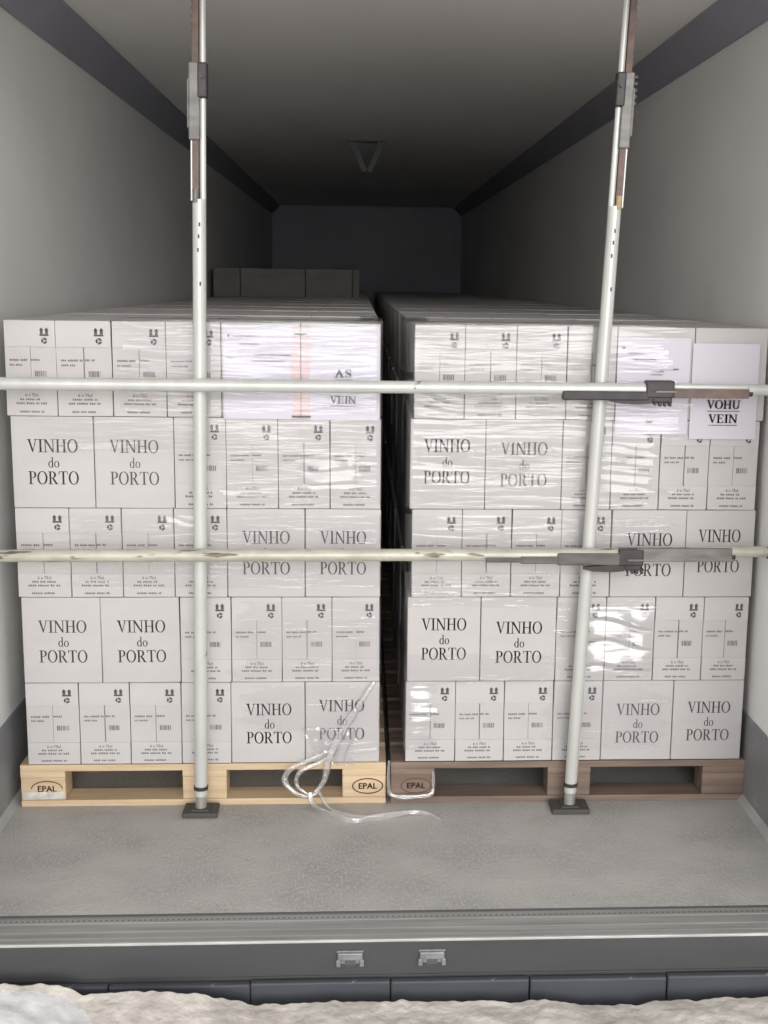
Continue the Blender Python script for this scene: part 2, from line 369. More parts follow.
def snow_fn(u, v):
    x = -1.45 + .78 * u; y0, z0 = edge_at(x)
    d = .55 * v
    gx, gy, gz = ground_fn((x + 1.6) / 3.2, .06 + .94 * (d / 1.1) ** (1 / 1.5))
    e = min(1, 5 * v) * min(1, (1 - v) * 3) * min(1, max(0, (1 - u) * 3.2 + noise.noise(Vector((x * 6, y0 - d * 6, 2))) * .7))
    return (x, gy + .004 * (1 - v), gz + .004 + (.016 + .012 * noise.noise(Vector((x * 14, gy * 14, 7)))) * max(0, e) - .008 * (1 - e))
m = MB(); m.grid(snow_fn, 90, 60)
tag(m.build('snow_crust', 'snow'), 'whitish crust of snow on the concrete in the bottom corner', 'snow', kind='stuff')

# rubber blocks below the sill
seams = [-1.478, -1.107, -.736, -.366, .004, .376, .748, 1.12, 1.49]
which = ['at the far left end, cut by the frame', 'second from the left end, behind the snow', 'third from the left end, chipped above the concrete', 'just left of the middle', 'just right of the middle',
         'third from the right end', 'second from the right end', 'at the far right end']
bm0 = MB(); bm0.box(-.1845, .1845, -.022, 0, -.15, 0, ch=.005); rub_me = bm0.mesh('rubber_block', ['rubber'])
for i in range(8):
    if seams[i + 1] < -1.15 or seams[i] > 1.3: continue
    o = link('rubber_block', rub_me, loc=((seams[i] + seams[i + 1]) / 2, -.8905, -.105 - .0015 * (i % 3)))
    tag(o, 'dark rubber block below the steel sill, ' + {1: 'leftmost of the row, behind the snow crust', 2: 'second from the left end', 3: 'left of the row middle', 4: 'middle one of the row', 5: 'third from the right end', 6: 'second from the right end', 7: 'rightmost of the row'}.get(i, which[i]), 'rubber block', 'rubber blocks below the sill')

# two latch keepers on the sill face
for x, lb in ((-.103, 'left one of the pair'), (.115, 'right one of the pair')):
    root = empty('latch_keeper', (x, YB, -.052))
    tag(root, 'small galvanised latch keeper on the dark sill face, ' + lb, 'latch keeper', 'latch keepers on the sill face')
    m = MB(); m.box(-.033, .033, -.014, 0, .0, .021, ch=.003); m.box(-.036, .036, -.006, 0, .019, .024, ch=.001); m.build('hood', 'galv', root)
    for sx in (-1, 1):
        m = MB(); m.box(min(sx * .037, sx * .025), max(sx * .037, sx * .025), -.013, 0, -.019, .001, ch=.0025); m.box(min(sx * .034, sx * .014), max(sx * .034, sx * .014), -.007, 0, -.012, -.001, ch=.001)
        m.build('foot', 'galv', root)
    m = MB(); m.box(-.014, .014, -.003, 0, -.019, -.001); m.build('slot', 'soot', root)

# V-shaped bracket under the ceiling, deep inside
root = empty('ceiling_bracket', (-.04, 5.0, H)); tag(root, 'faint dark V shaped bracket hanging under the ceiling deep inside', 'bracket')
m = MB(); m.box(-.13, .13, -.04, .04, -.012, 0, ch=.003); m.build('base_plate', 'soot', root)
for sx in (-1, 1):
    m = MB(); m.add([(sx * .125, y, -.012) for y in (-.02, .02)] + [(sx * .075, y, -.012) for y in (-.02, .02)] + [(sx * .03, y, -.215) for y in (-.02, .02)] + [(sx * .002, y, -.2) for y in (-.02, .02)],
                    [(0, 2, 6, 4), (1, 5, 7, 3), (0, 4, 5, 1), (2, 3, 7, 6), (4, 6, 7, 5), (0, 1, 3, 2)]); m.build('arm', 'soot', root)

# ------------------------------------------------------------------ pallets
PH = .144
def pallet(x0, y0, wood, label, front=True, brand=None, strip=False):
    root = empty('wooden_pallet', (x0 + .6, y0, 0)); tag(root, label, 'pallet', 'pallets under the front stacks')
    for i, (b0, b1) in enumerate(((0, .145), (.185, .285), (.3275, .4725), (.515, .615), (.655, .80))):
        m = MB(); m.box(-.6, .6, b0, b1, .122, .144, ch=.002); m.build('deck_board', wood, root)
    for xc in (-.5275, 0, .5275):
        m = MB(); m.box(xc - .0725, xc + .0725, .001, .799, .1, .1218, ch=.0015); m.build('stringer_board', wood, root)
    for xc in (-.5275, 0, .5275):
        for j, (b0, b1) in enumerate(((.0, .1), (.3275, .4725), (.7, .8))):
            m = MB(); m.box(xc - .0725, xc + .0725, b0 + .001, b1 - .001, .022, .0998, ch=.004)
            mats = [wood, 'brand', 'white_label', 'brand_faint']
            if j == 0 and brand:
                bi = brand.get(xc)
                if bi:
                    y = -.0002; ink = 1 if bi == 'clear' else 3
                    for q in ring(xc + .012, .062, .052, .028, .048, .024, 0, 360 if bi == 'clear' else (180 if bi == 'half' else 360), 30): m.poly([(a, y, b) for a, b in q], ink)
                    [font_text(m, 'EPAL', xc + .012 + ox, .052 + oz, .029, y, ink) for ox, oz in ((-.0007, 0), (.0007, 0), (0, .0008))]
                    if bi == 'half':
                        m.poly([(xc - .066, -.0012, .026), (xc + .068, -.0012, .026), (xc + .068, -.0012, .054), (xc - .066, -.0012, .050)], 2)
            m.build('block', mats, root)
    for b0, b1 in ((0, .1), (.3275, .4725), (.7, .8)):
        m = MB(); m.box(-.6, .6, b0, b1, 0, .0218, ch=.002); m.build('bottom_board', wood, root)
    return root
XL, XR = -1.1915, .025
pallet(XL, 0, 'pine', 'pale yellow pine pallet with burnt oval brand under the left stack', brand={-.5275: 'half', .5275: 'clear'})
pallet(XR, 0, 'pine_dark', 'weathered brown pallet under the right stack of cartons', brand={-.5275: 'faint'})
m = MB()
for (b0, b1) in ((0, .145), (.185, .285), (.3275, .4725), (.515, .615), (.655, .80)): m.box(-.6, .6, b0, b1, .122, .144)
for xc in (-.5275, 0, .5275):
    m.box(xc - .0725, xc + .0725, .001, .799, .1, .1218)
    for (b0, b1) in ((.0, .1), (.3275, .4725), (.7, .8)): m.box(xc - .0725, xc + .0725, b0 + .001, b1 - .001, .022, .0998)
for b0, b1 in ((0, .1), (.3275, .4725), (.7, .8)): m.box(-.6, .6, b0, b1, 0, .0218)
pm = m.mesh('wooden_pallet', ['pine_dark'])
PITCH = .815; NROW = 14
for r in range(1, NROW):
    for x0, sd in ((XL, 'left'), (XR, 'right')):
        tag(link('wooden_pallet', pm, loc=(x0 + .6, r * PITCH, 0)), 'dark pallet in the shadows behind the %s front pallet' % sd, 'pallet', 'pallets in the dark behind the %s stack' % sd)

# ------------------------------------------------------------------ cartons
NW, ND, CH = .165, .246, .29          # narrow end, long side, height
def narrow_meshes(seam, seed):
    """end face: two side flaps meeting at a seam, a top flap and a bottom flap over them, with their small print"""
    rng = random.Random(seed); w2 = NW / 2; zb, zt = CH * .27, CH * .725
    b = MB(); b.box(-w2, w2, .014, ND, 0, CH, ch=.0025)
    for sx in (-1, 1): b.box(min(sx * w2, sx * (w2 - .003)), max(sx * w2, sx * (w2 - .003)), .004, .018, 0, CH)
    b.box(-w2, w2, .004, .018, 0, .004); b.box(-w2, w2, .004, .018, CH - .004, CH)
    body = b.mesh('carton_body', ['carton', 'ink'])
    fl = []
    for sd in (-1, 1):
        f = MB()
        xa, xb = (-w2 + .001, -seam / 2) if sd < 0 else (seam / 2, w2 - .001)
        f.box(xa, xb, .0030, .006, zb - .02, zt + .02)
        y = .0026
        if sd < 0:
            line_print(f, -w2 + .014, -seam / 2 - .001, CH * .575, .0070, y, 1, rng); line_print(f, -w2 + .014, -.018, CH * .525, .0062, y, 1, rng)
        else:
            line_print(f, seam / 2 + .001, .033, CH * .578, .0070, y, 1, rng)
            x = .012                                        # bar code
            while x < .050:
                wd = rng.choice((.0012, .002, .0032)); f.poly([(x, y, CH * .415), (x + wd, y, CH * .415), (x + wd, y, CH * .475), (x, y, CH * .475)], 1); x += wd + rng.choice((.0012, .0018, .0026))
        fl.append(f.mesh('side_flap', ['carton', 'ink_soft']))
    f = MB(); f.box(-w2 + .0008, w2 - .0008, -.0005, .0028, zt, CH - .001, ch=.0006); y = -.0009
    cx, cz = .047, CH * .86                                  # two upward arrows over a bar, a round mark below
    for dx in (-.0085, .0085):
        f.poly([(cx + dx - .0045, y, cz), (cx + dx + .0045, y, cz), (cx + dx + .0045, y, cz + .014), (cx + dx - .0045, y, cz + .014)], 1)
        f.poly([(cx + dx - .0070, y, cz + .011), (cx + dx + .0070, y, cz + .011), (cx + dx, y, cz + .020)], 1)
    f.poly([(cx - .0145, y, cz - .006), (cx + .0145, y, cz - .006), (cx + .0145, y, cz - .0005), (cx - .0145, y, cz - .0005)], 1)
    for a0 in (10, 130, 250):
        for q in ring(cx, cz - .0205, .0098, .0098, .003, .003, a0, a0 + 100, 6): f.poly([(a, y, c) for a, c in q], 1)
    top = f.mesh('top_flap', ['carton_edge', 'ink'])
    f = MB(); f.box(-w2 + .0008, w2 - .0008, -.0005, .0028, .001, zb, ch=.0006); y = -.0009
    font_text(f, '6 x 75cl', 0, CH * .205, .0135, y, 1); font_text(f, '6 x 75cl', .0006, CH * .205 + .0005, .0135, y, 1)
    line_print(f, -.038, .038, CH * .165, .0068, y, 1, rng); line_print(f, -.050, .050, CH * .122, .0072, y, 1, rng); line_print(f, -.040, .040, CH * .035, .0070, y, 1, rng)
    bot = f.mesh('bottom_flap', ['carton_edge', 'ink_soft'])
    return body, fl, top, bot
NAR = [narrow_meshes(s, i) for i, s in enumerate((.0012, .0030, .0018, .0036))]
def wide_mesh(dz, dx, seed, printed=True):
    b = MB(); b.box(-ND / 2, ND / 2, 0, NW, 0, CH, ch=.003)
    if printed:
        wv = ND * .615
        for o_ in (-.00035, .00035):
            text(b, 'VINHO', dx + o_, CH * .61 + dz, .0412, wv); text(b, 'do', dx + .002 + o_ * .4, CH * .445 + dz, .030, .034); text(b, 'PORTO', dx + o_, CH * .26 + dz, .0412, wv)
    return b.mesh('carton_body', ['carton', 'ink'])
WID = [wide_mesh(.0, .0, 0), wide_mesh(-.005, .003, 1), wide_mesh(.008, -.003, 2), wide_mesh(-.012, .002, 3)]
WV = {('left', 0, 4): 1, ('left', 0, 5): 2, ('left', 1, 0): 1, ('left', 1, 1): 1, ('right', 3, 0): 2, ('right', 2, 4): 1, ('right', 2, 5): 2, ('right', 1, 1): 3, ('right', 0, 4): 3, ('right', 0, 5): 1}
WPLAIN = wide_mesh(0, 0, 9, False)
b = MB(); b.box(-NW / 2, NW / 2, 0, ND, 0, CH, ch=.0025); NPLAIN = b.mesh('carton_body', ['carton'])

ZS = [.1455, .4245, .711, 1.002, 1.2935, 1.590]            # bottoms of the five layers, bottom to top
LXS = [[-1.165, -.994, -.83, -.664, -.502, -.259, -.013], [-1.165, -.914, -.661, -.497, -.333, -.170, -.014], [-1.171, -1.002, -.838, -.674, -.506, -.257, -.013],
       [-1.172, -.916, -.667, -.504, -.340, -.176, -.014], [-1.180, -1.022, -.851, -.685, -.515, -.267, -.016]]
RXS = [[.072, .238, .401, .565, .729, .968, 1.207], [.075, .316, .566, .730, .893, 1.056, 1.207], [.087, .25, .411, .573, .737, .983, 1.212],
       [.078, .320, .568, .728, .886, 1.046, 1.207], [.089, .249, .413, .574, .732, .981, 1.217]]
LAYER = ['bottom layer', 'second layer up', 'middle layer', 'second layer down', 'top layer']
POS = ['leftmost', 'second from left', 'third from left', 'third from right', 'second from right', 'rightmost']
GRP = 'white wine cartons stacked on the pallets'
filler = MB()
rj = random.Random(3)
def carton(kind, x0, x1, y, z0, z1, label, front, v=0, group=GRP):
    cx = (x0 + x1) / 2; wd = x1 - x0 - .0022; base = NW if kind == 'n' else ND
    loc = (cx, y + rj.uniform(0, .0022), z0)
    sc = (wd / base, 1, (z1 - z0 - .0012) / CH)
    if kind == 'n' and front:
        body, fl, top, bot = NAR[v % 4]
        root = link('wine_carton', body, loc=loc); root.scale = sc
        for i, nm in ((0, 'side_flap'), (1, 'side_flap')): link(nm, fl[i], root)
        link('top_flap', top, root); link('bottom_flap', bot, root)
    elif kind == 'n':
        root = link('wine_carton', NPLAIN, loc=loc); root.scale = sc
    else:
        root = link('wine_carton', WID[v % 4] if front else WPLAIN, loc=loc); root.scale = sc
    root.rotation_euler = (0, rj.uniform(-.0045, .0045) if front else 0, rj.uniform(-.004, .004) if front else 0)
    tag(root, label, 'carton', group)
    return root
ncart = 0
BACK = ['second', 'third', 'fourth']
for stack, XS in (('left', LXS), ('right', RXS)):
    for li in range(5):
        xs = XS[li]; z0, z1 = ZS[li], ZS[li + 1]
        kinds = 'nnnnww' if li in (0, 2, 4) else 'wwnnnn'
        for ci, k in enumerate(kinds):
            x0, x1 = xs[ci], xs[ci + 1]
            v = (ci * 3 + li * 5 + (0 if stack == 'left' else 2)) if k == 'n' else WV.get((stack, li, ci), 0)
            if k == 'w' and li == 4:
                lb = 'white carton behind taped-on paper sheet, %s in %s of %s stack' % (POS[ci], LAYER[li], stack)
            elif k == 'w':
                lb = 'white carton lettered VINHO do PORTO, %s in %s of %s stack' % (POS[ci], LAYER[li], stack)
            else:
                lb = 'white carton end with barcode flaps, %s in %s of %s stack' % (POS[ci], LAYER[li], stack)
            plain_front = (k == 'w' and li == 4)
            if plain_front:
                carton(k, x0, x1, .0035, z0, z1, lb, False, v)
            else:
                carton(k, x0, x1, .0035, z0, z1, lb, True, v)
            ncart += 1
            n = 3 if k == 'n' else 4; dp = ND if k == 'n' else NW
            for q in range(1, n):
                y = .0035 + q * (dp + .003)
                gap_side = (stack == 'left' and ci == 5) or (stack == 'right' and ci == 0)
                if li == 4:
                    carton(k, x0, x1, y, z0, z1, 'white carton on top of %s stack, %s back behind the %s' % (stack, ['one', 'two', 'three'][q - 1], POS[ci]), False); ncart += 1
                elif gap_side:
                    carton(k, x0, x1, y, z0, z1, 'white carton in the dark gap, %s back from front of %s stack, %s' % (BACK[q - 1], stack, LAYER[li]), False); ncart += 1
                else:
                    filler.box(x0 + .0015, x1 - .0015, y, y + dp, z0, z1 - .0015)
# loads behind: same layers; the top layers of the first ones are cartons of their own
def backload(r, stack, XS, top_single):
    global ncart
    for li in range(5):
        xs = XS[li]; z0, z1 = ZS[li], ZS[li + 1]
        for ci, k in enumerate('nnnnww' if li in (0, 2, 4) else 'wwnnnn'):
            n = 3 if k == 'n' else 4; dp = ND if k == 'n' else NW
            gap_side = (stack == 'left' and ci == 5) or (stack == 'right' and ci == 0)
            for q in range(n):
                y = r * PITCH + .0035 + q * (dp + .003)
                if (li == 4 and top_single) or (gap_side and r == 1 and (stack == 'right')):
                    lb = ('white carton top in the %s load behind the %s front stack' % (['first', 'second', 'third', 'fourth'][r - 1], stack)) if li == 4 else 'white carton facing the dark gap in the load behind the right stack'
                    carton(k, xs[ci], xs[ci + 1], y, z0, z1, lb, False, group=('cartons of load %s behind the %s stack' % (['one', 'two', 'three', 'four'][r - 1], stack)) if li == 4 else 'cartons along the dark gap'); ncart += 1
                else:
                    filler.box(xs[ci] + .0015, xs[ci + 1] - .0015, y, y + dp, z0, z1 - .0015)
for r in range(1, NROW):
    for stack, XS in (('left', LXS), ('right', RXS)): backload(r, stack, XS, r <= 4)
tag(filler.build('stacked_cartons', 'carton'), 'mass of white cartons filling the trailer behind the front stacks', 'cartons', kind='stuff')
# shallow cartons lying on the load at the very back
for x0, x1, lb in ((-1.19, -.99, 'leftmost, narrow and dark'), (-.985, -.50, 'widest one'), (-.495, -.145, 'right of the widest'), (-.14, -.09, 'thin rightmost one')):
    m = MB(); m.box(-(x1 - x0) / 2, (x1 - x0) / 2, 0, .5, 0, .212, ch=.004)
    m.box(-.02 if x1 - x0 > .1 else -.01, .02 if x1 - x0 > .1 else .01, -.0008, .502, .03, .2126)
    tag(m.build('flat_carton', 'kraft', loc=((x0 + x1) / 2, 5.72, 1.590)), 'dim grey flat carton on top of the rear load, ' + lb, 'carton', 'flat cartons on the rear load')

# ------------------------------------------------------------------ papers and tape on the top layer
def paper(x0, x1, z0, z1, draw, label, tilt=0.0, y=-.0022):
    m = MB(); w2, h2 = (x1 - x0) / 2, (z1 - z0)
    def fn(u, v):
        return (-w2 + 2 * w2 * u, -.0008 * math.sin(u * 5 + v * 3) - .002 * max(0, .12 - v) * 8 * u, h2 * v)
    m.grid(fn, 12, 16); 
    draw(m, w2, h2)
    o = m.build('paper_sheet', ['paper', 'ink', 'ink_soft'], loc=((x0 + x1) / 2, y, z0))
    o.rotation_euler = (0, tilt, 0)
    tag(o, label, 'paper sheet', 'paper sheets on the top cartons'); return o
yy = -.0036
def notice(base, cx, sizes, k=1.0):
    def d(m, w2, h2):
        for s, z, h, wd in sizes:
            [text(m, s, cx + ox, z + oz, h, wd, y=yy) for ox, oz in ((-.0009, 0), (0, .0006), (.0009, 0))]; m.poly([(cx - wd / 2, yy, z - .0085), (cx + wd / 2, yy, z - .0085), (cx + wd / 2, yy, z - .0065), (cx - wd / 2, yy, z - .0065)], 1)
    return d
def doc(lines):
    def d(m, w2, h2):
        rng = random.Random(5)
        for x, z, L, h in lines: line_print(m, -w2 + x, -w2 + x + L, z, h, yy, 2, rng)
        m.add([(-w2 + .018 + .004 * math.cos(a), yy, h2 - .033 + .004 * math.sin(a)) for a in [k * PI / 4 for k in range(8)]], [list(range(8))], 1)
    return d
paper(-.508, -.285, 1.290, 1.582, doc([(.03, .256, .07, .004), (.05, .232, .06, .004), (.10, .198, .11, .0045), (.09, .180, .10, .0035), (.012, .190, .02, .0045)]),
      'white printed document sheet on the top layer of the left stack')
paper(-.245, -.020, 1.287, 1.580, notice(0, -.002, [('AS', .135, .025, .055), ('VOHU', .095, .023, .085), ('VEIN', .053, .024, .082)]), 'white notice sheet reading AS VOHU VEIN on the left stack')
paper(.733, .966, 1.250, 1.556, doc([(.035, .255, .05, .004), (.05, .236, .075, .0045), (.02, .205, .18, .002), (.11, .198, .04, .005), (.11, .188, .04, .004), (.18, .205, .02, .006), (.02, .160, .18, .002), (.10, .035, .02, .010)]),
      'white delivery note sheet hung behind the right crossing of the upper bar', y=-.0024)
paper(.974, 1.190, 1.235, 1.540, notice(0, -.001, [('AS', .142, .025, .05), ('VOHU', .098, .027, .108), ('VEIN', .053, .027, .094)]), 'white notice sheet reading AS VOHU VEIN on the right stack')
m = MB(); m.grid(lambda u, v: (-.027 + .054 * u + .002 * math.sin(v * 9), -.0006 * math.sin(v * 14), .287 * v), 4, 20)
m.box(-.0015, .0005, -.0018, -.0012, .0, .287, 1); m.box(-.03, .03, -.0018, -.0012, .004, .010, 1); m.box(-.02, .02, -.0018, -.0012, .262, .267, 1)
tag(m.build('tape_strip', ['tape', 'ink_soft'], loc=(-.266, -.0048, 1.291)), 'pink tape strip between the two sheets on the left stack', 'tape')

# ------------------------------------------------------------------ stretch film: bands of thin clear film drawn round each stack
def film_band(mb, path, z0, z1, seed, amp=1.0, fold=False, ragged=(0, 0), off=.0065, saw=None):
    """path: points (x, y) with outward normals, the band follows it; pleats run along it"""
    P = [Vector((p[0], p[1], 0)) for p in path]
    seg = [(P[i + 1] - P[i]).length for i in range(len(P) - 1)]; L = sum(seg)
    def at(s):
        for i, l in enumerate(seg):
            if s <= l or i == len(seg) - 1:
                t = min(1, s / l); p = P[i].lerp(P[i + 1], t); d = (P[i + 1] - P[i]).normalized(); return p, Vector((d.y, -d.x, 0))
            s -= l
    def fn(u, v):
        s = u * L; p, nrm = at(s)
        ea = .012 * noise.noise(Vector((s * 5, seed, 0))) + .004 * noise.noise(Vector((s * 28, seed, 2))); eb = .012 * noise.noise(Vector((s * 5, seed, 7))) + .004 * noise.noise(Vector((s * 28, seed, 5)))
        za, zb = z0 + ea, z1 + (0 if fold else eb)
        z = za + (zb - za) * v
        msk = .12 + 1.9 * max(0, noise.noise(Vector((s * 2.4, z * 9, seed + 11))) + .02)
        zz = z + .02 * noise.noise(Vector((s * 3, z * 5, seed)))
        d = (noise.noise(Vector((s * 2.5, zz * 55, seed))) * .0020 + noise.noise(Vector((s * 5, zz * 120, seed + 3))) * .0009) * msk * amp * 1.1 + noise.noise(Vector((s * 4.5, z * 11, seed + 5))) * .0034
        d = max(-.0042, d)
        if saw:                                                  # shingled folds shaped to throw glare: each leans out at its lower edge
            am, per, xa, xb, zlo, zhi = saw
            w_ = max(0, min(1, (p.x - xa) / .03, (xb - p.x) / .02)) * max(0, min(1, (z - zlo) / .02, (zhi - z) / .015)) * (1 if abs(nrm.y) > .5 else 0)
            ph = (z + .035 * noise.noise(Vector((p.x * 6, z * 5, seed))) + .16 * (p.x - xb)) / per; am = am * (.75 + .7 * noise.noise(Vector((p.x * 16, z * 14, seed + 8))))
            fr_ = ph - math.floor(ph)
            d += w_ * am * ((1 - fr_) if fr_ > .12 else fr_ / .12 * .88)
        if abs(nrm.y) < .5: d = d * .3 - off * .6
        q = p + nrm * (off + d)
        return (q.x, q.y, z)
    def keep(u, v):
        s = u * L
        a = ragged[0] * (.5 + .8 * noise.noise(Vector((v * 6, seed, 1)))); b = ragged[1] * (.5 + .8 * noise.noise(Vector((v * 6, seed, 4))))
        return s > a and s < L - b
    mb.grid(fn, max(8, int(L / .014)), max(10, int((z1 - z0) / .0033)), keep=keep)
    if fold:
        def ft(u, v):
            s = u * L; p, nrm = at(s); q = p + nrm * (.006 - .075 * v * (1 + .5 * noise.noise(Vector((s * 8, seed, 3)))))
            return (q.x, q.y, z1 + .004 * min(1, v * 6) + .005 * max(0, noise.noise(Vector((s * 14, v * 5, seed)))) * min(1, v * 4))
        mb.grid(ft, max(8, int(L / .014)), 10, keep=lambda u, v: keep(u, .9))
YS = -.003
fl = MB()
# left stack: from a start on the front, round the gap side
def lp(xs, side=True): return [(xs, YS), (-.0138, YS), (-.0138, .55)] if side else [(xs, YS), (-.010, YS)]
film_band(fl, lp(-.87), 1.305, 1.594, 1, .7, True, (.12, 0))
film_band(fl, lp(-1.13), 1.185, 1.288, 2, .8, False, (.10, 0))
film_band(fl, lp(-.54), 1.02, 1.19, 3, 1.0, False, (.06, 0), saw=(.011, .04, -.27, -.09, 1.05, 1.185))
film_band(fl, lp(-1.06), .885, .985, 4, 1.1, False, (.14, 0), saw=(.008, .03, -.72, -.56, .925, .98))
film_band(fl, lp(-1.06), .745, .850, 5, 1.0, False, (.12, 0))
film_band(fl, lp(-.52), .44, .70, 6, .8, False, (.10, 0))
film_band(fl, lp(-.50), .26, .415, 7, .9, False, (.12, 0))
film_band(fl, [(-.30, YS), (-.010, YS), (-.010, .2)], .175, .262, 17, 1.3, False, (.12, 0))
left_film = fl.build('stretch_film', 'film')
tag(left_film, 'clear wrinkled stretch film wrapped round the left stack', 'stretch film', 'stretch films round the front stacks')
fr = MB()
def rp(xe, side=True): return [(.068, .55), (.068, YS), (xe, YS)] if side else [(.068, YS), (xe, YS)]
film_band(fr, rp(.95), 1.44, 1.594, 21, .7, True, (0, .12))
film_band(fr, rp(.99), 1.235, 1.42, 22, .8, False, (0, .10), saw=(.006, .03, .08, .22, 1.26, 1.40))
film_band(fr, rp(.93), 1.01, 1.225, 23, 1.0, False, (0, .14), saw=(.009, .035, .70, .90, 1.04, 1.22))
film_band(fr, rp(.97), .84, .985, 24, 1.2, False, (0, .12))
film_band(fr, rp(.62), .68, .80, 25, 1.0, False, (0, .14))
film_band(fr, rp(.60), .42, .52, 26, .9, False, (0, .12))
fq = MB()
film_band(fq, [(.54, YS), (.90, YS)], .43, .70, 27, .7, False, (.05, .03), saw=(.021, .075, .66, .89, .44, .68))  # fold added and tilted to make the wide glare patch
fc = MB()
film_band(fc, [(.068, .4), (.068, YS), (.19, YS)], .19, .42, 28, 2.6, False, (0, .05), saw=(.009, .045, .07, .16, .22, .41))
film_band(fr, [(.50, YS), (1.0, YS)], .19, .415, 29, .9, False, (.08, .14))
right_film = fr.build('stretch_film', 'film')
tag(right_film, 'clear wrinkled stretch film wrapped round the right stack', 'stretch film', 'stretch films round the front stacks')

fq.build('glare_fold', 'film_glare', right_film); fc.build('crumpled_fold', 'film_glare', right_film)
def strand(mb, pts, r, n=26, tw=.3, seed=0, flat=.45):
    """a gathered rope of film: a lumpy, flattened tube along a smooth curve"""
    P = [Vector(p) for p in pts]
    def cr(t):
        t = t * (len(P) - 1); i = min(int(t), len(P) - 2); f = t - i
        p0, p1, p2, p3 = P[max(i - 1, 0)], P[i], P[i + 1], P[min(i + 2, len(P) - 1)]
        return .5 * ((2 * p1) + (p2 - p0) * f + (2 * p0 - 5 * p1 + 4 * p2 - p3) * f * f + (3 * p1 - p0 - 3 * p2 + p3) * f ** 3)
    N = 70; rings = []
    for i in range(N + 1):
        t = i / N; p = cr(t); d = (cr(min(1, t + .01)) - cr(max(0, t - .01))).normalized()
        a = d.cross(Vector((0, 1, 0)) if abs(d.y) < .9 else Vector((1, 0, 0))).normalized(); b = a.cross(d)
        rr = r * (.55 + .45 * math.sin(PI * min(1, max(0.06, t * 1.05)))) * (1 + .35 * noise.noise(Vector((t * 9, seed, 0))))
        rings.append([])
        for k in range(12):
            an = 2 * PI * k / 12 + t * 6 * tw
            q = rr * (1 + .5 * noise.noise(Vector((math.cos(an) * 1.6, math.sin(an) * 1.6 + t * 5, seed))))
            rings[-1].append(p + a * (q * math.cos(an)) + b * (q * flat * math.sin(an)))
    vs = [q for rg in rings for q in rg]
    fs = [(i * 12 + k, i * 12 + (k + 1) % 12, (i + 1) * 12 + (k + 1) % 12, (i + 1) * 12 + k) for i in range(N) for k in range(12)]
    mb.add(vs, fs, 0, True)
t = MB()
strand(t, [(-.03, -.014, .43), (-.075, -.018, .36), (-.12, -.020, .29), (-.165, -.022, .20), (-.185, -.026, .145), (-.20, -.03, .09), (-.235, -.035, .045)], .011, seed=1)
strand(t, [(-.16, -.020, .20), (-.24, -.020, .165), (-.305, -.024, .135), (-.325, -.026, .095), (-.295, -.03, .055), (-.25, -.035, .04), (-.215, -.035, .055)], .010, seed=2)
strand(t, [(-.145, -.020, .21), (-.20, -.022, .16), (-.275, -.028, .125), (-.285, -.03, .08), (-.245, -.035, .045)], .007, seed=3)
strand(t, [(-.245, -.035, .055), (-.235, -.05, .025), (-.205, -.085, .014), (-.165, -.125, .012), (-.10, -.160, .012), (-.03, -.140, .012), (.035, -.118, .012), (.10, -.098, .011), (.15, -.115, .009), (.19, -.165, .007)], .013, seed=4)
strand(t, [(-.215, -.035, .06), (-.18, -.08, .022), (-.125, -.115, .012), (-.07, -.13, .012), (.0, -.128, .011)], .008, seed=5)
# torn curtain of film gathered above the bunch
t.grid(lambda u, v: (-.24 + .19 * u * (1 - .35 * v) + .05 * v - .03, -.013 - .006 * math.sin(u * 17 + v * 4) - .004 * noise.noise(Vector((u * 8, v * 5, 2))), .275 - .125 * v - .015 * u), 40, 24)
t.build('loose_tail', 'film_bunch', left_film)
t = MB()
strand(t, [(.019, -.010, .155), (.017, -.012, .10), (.020, -.014, .05), (.035, -.016, .033), (.075, -.016, .028), (.12, -.016, .030), (.158, -.014, .036), (.167, -.010, .06), (.166, -.008, .115)], .008, seed=8)
t.build('loose_tail', 'film_bunch', right_film)

